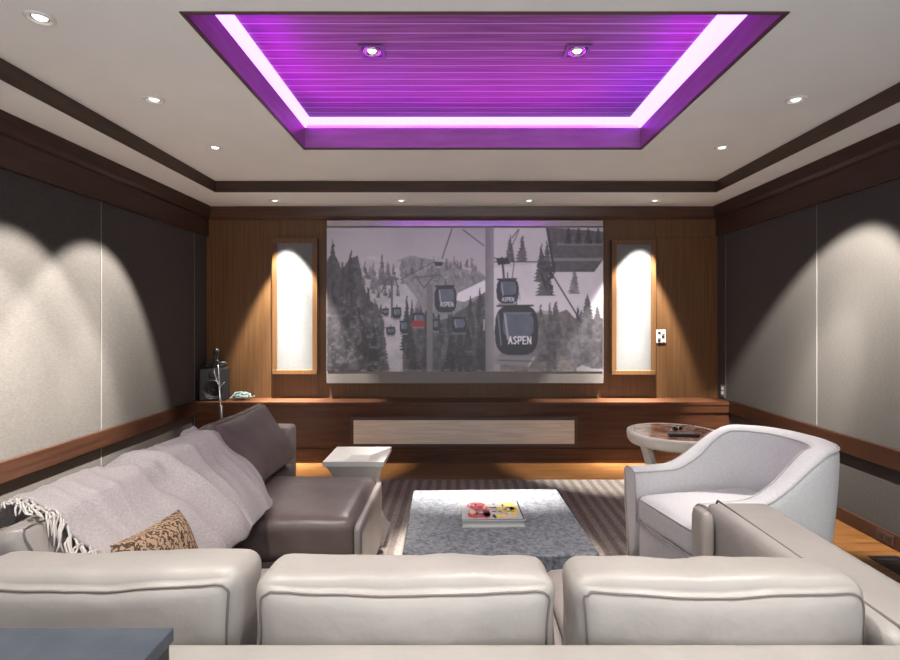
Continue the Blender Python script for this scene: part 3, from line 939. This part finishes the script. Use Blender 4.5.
# ------------------------------------------------------------------ throw blanket
def bl_prof(v, y):
    dip = .028 * math.exp(-((y - 1.83) / .05) ** 2) + .020 * math.exp(-((y - 2.43) / .06) ** 2)
    Hr = .752 + .02 * math.sin((y - 1.3) * 4.5) * .5 - dip
    pts = [(-1.36, Hr - .10), (-1.30, Hr - .015), (-1.23, Hr + .008), (-1.13, Hr - .045), (-1.00, .628), (-.91, .53), (-.865, .452)]
    s = v * (len(pts) - 1)
    i = min(int(s), len(pts) - 2); t = s - i
    def cat(k):
        p0 = pts[max(i - 1, 0)][k]; p1 = pts[i][k]; p2 = pts[i + 1][k]; p3 = pts[min(i + 2, len(pts) - 1)][k]
        return .5 * (2 * p1 + (p2 - p0) * t + (2 * p0 - 5 * p1 + 4 * p2 - p3) * t * t + (3 * p1 - p0 - 3 * p2 + p3) * t ** 3)
    x, z = cat(0), cat(1)
    # sag between cushions and soft folds
    f = .026 * math.exp(-((y - 1.84 - .10 * (v - .5)) / .035) ** 2) * (1 if v > .25 else v * 4)
    f -= .020 * math.exp(-((y - 1.93 - .16 * (v - .5)) / .03) ** 2)
    f -= .016 * math.exp(-((y - 2.28 + .10 * (v - .5)) / .022) ** 2) * v
    n = noise.noise(Vector((y * 4.5, v * 2.2, 1.5))) * .020 + noise.noise(Vector((y * 11, v * 6, 7))) * .008
    return x - f * .8 + n, z - f * .6 + n * .6


from mathutils.bvhtree import BVHTree
cv, cf = join(*CUSH[3:])
CB_ = BVHTree.FromPolygons([Vector(v) for v in cv], cf)
nu, nv = 110, 64
def edge_y(v):
    return 1.455 + .02 * math.sin(v * 9) - .05 * v, 2.60 - .22 * min(1, v / .5) - .03 * max(0, v - .5) + .015 * math.sin(v * 12)
def bl_normal(v, y):
    a = Vector(bl_prof(max(0, v - .06), y)); b_ = Vector(bl_prof(min(1, v + .06), y))
    t = (b_ - a).normalized()
    return Vector((-t.y, 0, t.x)) if -t.y > 0 or t.x > 0 else Vector((t.y, 0, -t.x))
def drape(v, y, gap=.016):
    x, z = bl_prof(v, y)
    p = Vector((x, y, z)); n_ = bl_normal(v, y)
    o_ = p + n_ * .25
    h_ = CB_.ray_cast(o_, -n_, .33)
    d = -9
    if h_[0] is not None:
        d = .25 - h_[3] + gap
    return p, n_, max(d, .012)
D = np.zeros((nu + 1, nv + 1)); PP = {}
for i in range(nu + 1):
    for j in range(nv + 1):
        v = j / nv; y0, y1 = edge_y(v)
        p, n_, d = drape(v, y0 + (y1 - y0) * i / nu)
        D[i, j] = d; PP[i, j] = (p, n_)
D0 = D.copy()
for _ in range(14):
    Q = np.pad(D, 1, mode='edge')
    D = np.maximum((Q[:-2, 1:-1] + Q[2:, 1:-1] + Q[1:-1, :-2] + Q[1:-1, 2:]) / 4, D0)
V, F = [], []
for i in range(nu + 1):
    for j in range(nv + 1):
        p, n_ = PP[i, j]
        fold = .010 * max(0, noise.noise(Vector((i * .09, j * .03, 3)))) + .007 * max(0, noise.noise(Vector((i * .22 + j * .06, j * .05, 9))))
        yv = p.y; vv = j / nv; env = min(1, max(0, (vv - .22) / .2))
        fold += env * (.022 * math.exp(-((yv - 1.915 - .05 * vv) / .028) ** 2) + .012 * math.exp(-((yv - 1.76 - .08 * vv) / .05) ** 2) + .012 * math.exp(-((yv - 2.16 + .12 * vv) / .03) ** 2))
        fold += .014 * math.exp(-((i / nu - .93) / .03) ** 2)
        V.append(p + n_ * (D[i, j] + fold))
for i in range(nu):
    for j in range(nv):
        a = i * (nv + 1) + j
        F.append([a, a + 1, a + nv + 2, a + nv + 1])
tb = thing('throw_blanket', 'mauve grey wool throw with cream fringe draped over the left sofa cushions', 'blanket', (-1.2, 2.0, .45))
cl = obj('cloth', (V, F), M['blanket'], tb, True)
sm = cl.modifiers.new('thick', 'SOLIDIFY'); sm.thickness = .010; sm.offset = 1
NT = 80
for q in range(NT):
    v = .10 + q / (NT - 1) * .80
    y0, _y1 = edge_y(v)
    rg = random.Random(q)
    P = []
    ln = .045 + rg.random() * .04
    dv = .05 + rg.random() * .05
    for s_ in range(7):
        t = s_ / 6
        yy_ = y0 + .012 - ln * t
        vv = min(.98, v + dv * t * t + .010 * math.sin(t * 7 + q * 1.7))
        p, n_, d = drape(vv, yy_)
        P.append(p + n_ * (d + .006 + .008 * math.sin(t * PI) * rg.random()))
    obj('fringe_tassel', tube(P, [.0036, .0036, .0036, .0034, .003, .0026, .0016], 6), M['fringe'], tb, True)

# ------------------------------------------------------------------ patterned pillow
pm = Matrix.Translation((-.815, 1.425, .578)) @ Matrix.Rotation(math.radians(-22), 4, 'Y') @ Matrix.Rotation(PI / 2, 4, 'Z') @ Matrix.Rotation(math.radians(4), 4, 'Y')
def pillow(w_, h_, th, n=26, inset=.02):
    V, F = [], []
    for side in (1, -1):
        for i in range(n + 1):
            for j in range(n + 1):
                a = -1 + 2 * i / n; b_ = -1 + 2 * j / n
                px = a * w_ / 2 * (1 - inset * 2 * (1 - b_ * b_) * abs(a)); pz = b_ * h_ / 2 * (1 - inset * 2 * (1 - a * a) * abs(b_))
                t = th / 2 * ((1 - a ** 4) * (1 - b_ ** 4)) ** .55
                V.append(Vector((px, side * (t + .001), pz)))
    m_ = (n + 1) ** 2
    for s in (0, 1):
        for i in range(n):
            for j in range(n):
                a = s * m_ + i * (n + 1) + j
                F.append([a, a + 1, a + n + 2, a + n + 1])
    edge = [i * (n + 1) for i in range(n)] + [n * (n + 1) + j for j in range(n)] + [i * (n + 1) + n for i in range(n, 0, -1)] + [j for j in range(n, 0, -1)]
    for a, b_ in zip(edge, edge[1:] + edge[:1]): F.append([a, b_, b_ + m_, a + m_])
    return V, F
pv = thing('throw_pillow', 'small ochre and brown woven pillow leaning on the grey throw', 'pillow', (-.815, 1.425, .43))
obj('cover', xf(pillow(.30, .31, .10), pm), M['weave'], pv, True)

# ------------------------------------------------------------------ coffee table with book
ct = thing('coffee_table', 'low square coffee table with mottled pale top on the rug', 'coffee table', (.152, 2.275, .012), math.radians(1.7))
hw = .372
obj('tabletop', box(-hw, hw, -hw, hw, .30, .408, .006), M['hide'], ct, local=True)
obj('base', box(-hw + .012, hw - .012, -hw + .012, hw - .012, .04, .30, .004), M['dark'], ct, local=True)
obj('plinth', box(-hw + .05, hw - .05, -hw + .05, hw - .05, 0, .04), M['dark'], ct, local=True)
bk = thing('art_book', 'book with a red and yellow picture cover lying on the coffee table', 'book', (.150, 2.285, .42), math.radians(1.5))
bw, bd, bh = .268, .24, .030
tray_z = 0.0
obj('back_cover', box(-bw / 2, bw / 2, -bd / 2, bd / 2, 0, .004), M['paper'], bk, local=True)
obj('pages', box(-bw / 2 + .004, bw / 2 - .006, -bd / 2 + .006, bd / 2 - .006, .004, bh - .004), M['paper'], bk, local=True)
obj('spine', box(-bw / 2, -bw / 2 + .004, -bd / 2, bd / 2, .004, bh - .004), M['paper'], bk, local=True)
PIC = [(box(-bw / 2, bw / 2, -bd / 2, bd / 2, bh - .004, bh), 'paper')]
cols = {'red': plain('cover red', (.42, .07, .07), .5), 'yellow': plain('cover yellow', (.62, .47, .10), .5), 'blue': plain('cover blue', (.42, .50, .62), .5), 'peach': plain('cover peach', (.66, .42, .30), .5), 'ink': M['dark'], 'edge': M['black']}
zt = bh
def blot(c, x0, x1, y0, y1, s=0, lvl=0):
    rg = random.Random(s)
    n = 14; V = [Vector((x0 + (x1 - x0) / 2, (y0 + y1) / 2, zt + .0006 + .0003 * lvl))]
    for i in range(n):
        a = 2 * PI * i / n
        k_ = .8 + .35 * rg.random()
        cx, cy = (x0 + x1) / 2, (y0 + y1) / 2
        px = max(-bw / 2 + .012, min(bw / 2 - .012, cx + (x1 - x0) / 2 * k_ * 1.2 * math.cos(a)))
        py = max(-bd / 2 + .012, min(bd / 2 - .012, cy + (y1 - y0) / 2 * k_ * 1.2 * math.sin(a)))
        V.append(Vector((px, py, zt + .0006 + .0003 * lvl)))
    F = [[0, 1 + i, 1 + (i + 1) % n] for i in range(n)]
    return V, F
PIC.append((join(blot('red', -.10, -.03, .0, .09, 1), blot('red', -.105, -.02, -.09, -.03, 2), blot('red', -.045, -.012, -.09, .02, 3)), 'red'))
PIC.append((join(blot('y', .04, .115, -.01, .09, 4), blot('y', .06, .115, -.06, .02, 5)), 'yellow'))
PIC.append((join(blot('b', -.005, .03, -.09, -.02, 6), ), 'blue'))
PIC.append((join(blot('p', .035, .10, -.095, -.045, 7), ), 'peach'))
PIC.append((join(blot('i', -.02, .05, .02, .03, 8, 1), blot('i', .01, .03, .06, .075, 9, 1), blot('i', .03, .10, -.03, -.022, 10, 1), blot('i', -.10, -.03, -.02, -.012, 11, 1)), 'ink'))
rg = random.Random(21)
for nm in ('red', 'yellow', 'blue', 'peach', 'ink'):
    bl = []
    for q in range(9):
        cx = rg.uniform(-.10, -.01) if nm == 'red' else rg.uniform(.02, .10) if nm == 'yellow' else rg.uniform(-.10, .10)
        cy = rg.uniform(-.085, .085); w_ = rg.uniform(.004, .012); h_ = rg.uniform(.006, .022)
        bl.append(blot('s', cx - w_, cx + w_, cy - h_, cy + h_, q, 2 + q * .2))
    PIC.append((join(*bl), nm))
e = .005
PIC.append((join(box(-bw / 2 + .002, bw / 2 - .002, -bd / 2 + .004, -bd / 2 + .009, bh, bh + .0008), box(bw / 2 - .008, bw / 2 - .002, -bd / 2 + .009, bd / 2 - .004, bh, bh + .0008)), 'edge'))

cols['paper'] = M['paper']
fcv = obj('front_cover', join(*[p_ for p_, _ in PIC]), M['paper'], bk, local=True, label='cover with a red and yellow picture')
order = ['paper', 'red', 'yellow', 'blue', 'peach', 'ink', 'edge']
for nm in order[1:]: fcv.data.materials.append(cols[nm])
idx = []
for p_, nm in PIC: idx += [order.index(nm)] * len(p_[1])
if len(idx) == len(fcv.data.polygons): fcv.data.polygons.foreach_set('material_index', idx)

# ------------------------------------------------------------------ hourglass metal side table
st = thing('metal_side_table', 'square hourglass shaped brushed metal side table beyond the chaise', 'side table', (-.595, 3.07, .012))
def half(z):
    t = (z - .23) / .23
    return .105 + .062 * min(1, abs(t)) ** 2.6
zs = [i * .46 / 24 for i in range(25)]
V, F = [], []
for z in zs:
    h = half(z)
    V += [Vector((-h, -h, z)), Vector((h, -h, z)), Vector((h, h, z)), Vector((-h, h, z))]
for i in range(24):
    for q in range(4):
        F.append([i * 4 + q, i * 4 + (q + 1) % 4, i * 4 + 4 + (q + 1) % 4, i * 4 + 4 + q])
F += [[0, 1, 2, 3], [96, 97, 98, 99]]
obj('pedestal', (V, F), M['silver'], st, False, True)
h = .174
V = [Vector((-h, -h, .455)), Vector((h, -h, .455)), Vector((h, h, .455)), Vector((-h, h, .455)), Vector((-h, -h, .482)), Vector((h, -h, .482)), Vector((h, h, .482)), Vector((-h, h, .482)), Vector((0, 0, .448))]
F = [[0, 1, 2, 3], [0, 1, 5, 4], [1, 2, 6, 5], [2, 3, 7, 6], [3, 0, 4, 7], [4, 5, 8], [5, 6, 8], [6, 7, 8], [7, 4, 8]]
obj('tabletop', (V, F), M['silver'], st, False, True)

# ------------------------------------------------------------------ round side table with things on it
rx, ry, rt = 1.385, 3.26, .585
rtb = thing('round_side_table', 'round cream side table with brown stone top behind the armchair', 'side table', (rx, ry, 0))
obj('rim', lathe([(.268, 0), (.275, -.002), (.29, -.004), (.292, -.02), (.288, -.055), (.276, -.072), (.25, -.074), (.25, -.006)], rx, ry, rt + .004, 64, True), M['cream'], rtb, True)
obj('tabletop', lathe([(.001, -.02), (.267, -.02), (.267, 0), (.001, 0)], rx, ry, rt, 64), M['onyx'], rtb)
for a in (205, 295, 25, 115):
    a = math.radians(a)
    P, R = [], []
    sec = []
    for s in range(9):
        t = s / 8
        r = .245 - .10 * math.sin(t * PI * .55) + .03 * t * t
        sec.append((r, rt - .072 - t * (rt - .072 - .0125), .030 - .012 * t))
    V, F = [], []
    d = Vector((math.cos(a), math.sin(a), 0)); s_ = Vector((-math.sin(a), math.cos(a), 0))
    for (r, z, hw_) in sec:
        c0 = Vector((rx, ry, z)) + d * r
        V += [c0 - d * .016 - s_ * hw_, c0 + d * .016 - s_ * hw_, c0 + d * .016 + s_ * hw_, c0 - d * .016 + s_ * hw_]
    for i in range(8):
        for q in range(4): F.append([i * 4 + q, i * 4 + (q + 1) % 4, i * 4 + 4 + (q + 1) % 4, i * 4 + 4 + q])
    F += [[0, 1, 2, 3], [32, 33, 34, 35]]
    obj('leg', (V, F), M['cream'], rtb)
rc = thing('remote_control', 'slim dark remote control at the front of the round side table', 'remote control', (1.385, 3.13, rt + .001), math.radians(-8))
obj('case', box(-.09, .09, -.022, .022, 0, .018, .005), M['black'], rc, local=True)
obj('keypad', box(-.075, .06, -.014, .014, .018, .0195), M['grey_metal'], rc, local=True)
eg = thing('eyeglasses', 'metal rimmed eyeglasses lying folded open on the round side table', 'eyeglasses', (1.45, 3.24, rt + .001), math.radians(15))
for s in (-1, 1):
    P = [(s * .034 + .026 * math.cos(a_ * PI / 10), 0.0, .026 + .021 * math.sin(a_ * PI / 10)) for a_ in range(20)]
    obj('rim', tube(P, .0028, 6, closed=True), M['chrome'], eg, True, True)
    obj('temple', tube([(s * .060, 0, .036), (s * .064, .05, .032), (s * .066, .11, .02), (s * .062, .14, .006)], .0028, 6), M['chrome'], eg, True, True)
obj('bridge', tube([(-.010, 0, .032), (0, -.004, .037), (.010, 0, .032)], .0025, 6), M['chrome'], eg, True, True)
kb = thing('key_bunch', 'small dark key bunch beside the eyeglasses on the round side table', 'keys', (1.375, 3.285, rt + .001), .4)
obj('key_ring', tube([(.022 * math.cos(i * PI / 10), .022 * math.sin(i * PI / 10), .004) for i in range(20)], .0025, 6, closed=True), M['chrome'], kb, True, True)
obj('fob', xf(rbox(.065, .036, .026, .010, 6), Matrix.Translation((.05, .0, .014))), M['black'], kb, True, True)
obj('key', join(box(-.075, -.02, -.005, .005, .001, .005), lathe([(.001, 0), (.013, 0), (.013, .004), (.001, .004)], -.028, 0, .001, 16)), M['chrome'], kb, False, True)

# ------------------------------------------------------------------ barrel armchair
ac = thing('barrel_armchair', 'white upholstered barrel armchair on the right facing the coffee table', 'armchair', (1.312, 2.382, .0145), math.radians(12.5))
HWD, XF_, XB = .318, -.40, .40
def upath(off):
    """outline of the shell, off = distance inward, from far arm front round the back to near arm front"""
    P = []
    hw_ = HWD - off
    xs = -.02
    na = 14
    for d in (0, .003): P.append((XF_ + d, hw_))
    for i in range(1, na): P.append((XF_ + (xs - XF_) * i / na, hw_))
    nb = 30
    for i in range(nb + 1):
        a = PI / 2 - PI * i / nb
        e_ = .78
        ca_, sa = math.cos(a), math.sin(a)
        P.append((xs + (XB - off * 1.25 - xs) * (abs(ca_) ** e_), hw_ * math.copysign(abs(sa) ** e_, sa)))
    for i in range(1, na): P.append((xs + (XF_ - xs) * i / na, -hw_))
    for d in (.003, 0): P.append((XF_ + d, -hw_))
    return P
def hgt(x):
    t = max(0, min(1, (x + .20) / .42))
    return .548 + .192 * t * t * (3 - 2 * t)
offs = [(.045, 0.0), (.030, .30), (.010, .62), (.0, .93), (.004, .975), (.018, .997), (.045, 1.0), (.075, .992), (.092, .968), (.098, .92), (.105, .75), (.112, .55)]
rings = []
base_path = upath(0)
paths = [upath(o_) for o_, _ in offs]
npth = len(base_path)
V, F = [], []
m_ = len(offs)
for i in range(npth):
    hh = hgt(base_path[i][0])
    for k2, (o_, fz) in enumerate(offs):
        x, y = paths[k2][i]
        V.append(Vector((x, y, hh * fz)))
for i in range(npth - 1):
    for k2 in range(m_ - 1):
        a = i * m_ + k2
        F.append([a, a + 1, a + m_ + 1, a + m_])
    F.append([i * m_ + m_ - 1, i * m_, (i + 1) * m_, (i + 1) * m_ + m_ - 1])
F += [list(range(m_)), [(npth - 1) * m_ + q for q in range(m_)]]
shell = obj('shell', (V, F), M['chair'], ac, True, True)
shell.modifiers.new('sub', 'SUBSURF').levels = 1
shell.modifiers['sub'].render_levels = 1
def rail(kk, dz=.002):
    return [V[i * m_ + kk] + Vector((0, 0, dz)) for i in range(npth)]
obj('welt', tube(rail(8), .0045, 6), M['chair_pipe'], shell, True, True)
obj('welt', tube(rail(4), .004, 6), M['chair_pipe'], shell, True, True)
for s in (0, npth - 1):
    P = [V[s * m_ + q] + Vector((-.002, 0, 0)) for q in range(m_)]
    obj('welt', tube(P, .004, 6), M['chair_pipe'], shell, True, True)
obj('seat_base', xf(rbox(.60, .44, .27, .012, 8), Matrix.Translation((-.085, 0, .155))), M['chair'], ac, True, True)
sct = xf(rbox(.63, .425, .135, .035, 18, (.006, 0, .014), .004, 3.3), Matrix.Translation((-.085, 0, .362)))
scu = obj('seat_cushion', sct, M['chair'], ac, True, True)
for zz in (.415, .305):
    lp_ = rrect_loop(.632, .427, .035, 4)
    obj('welt', tube([(x - .085, y, zz) for x, y in lp_], .0042, 6, closed=True), M['chair_pipe'], scu, True, True)
for (x, y) in ((-.32, .25), (-.32, -.25), (.2, .22), (.2, -.22)):
    obj('foot', box(x - .02, x + .02, y - .02, y + .02, 0, .03), M['dark'], ac, False, True)

# ------------------------------------------------------------------ console behind the sofa
cs = thing('console_table', 'dark blue grey console table at the lower left, behind the sofa', 'console table', (-1.1, .66, 0))
obj('tabletop', box(-1.75, -.499, .40, .897, .735, .76, .003), M['slate'], cs)
obj('side_panel', box(-.545, -.503, .41, .888, .012, .735), M['dark'], cs)
obj('side_panel', box(-1.74, -1.70, .41, .888, .012, .735), M['dark'], cs)
obj('back_panel', box(-1.70, -.545, .86, .885, .30, .735), M['dark'], cs)
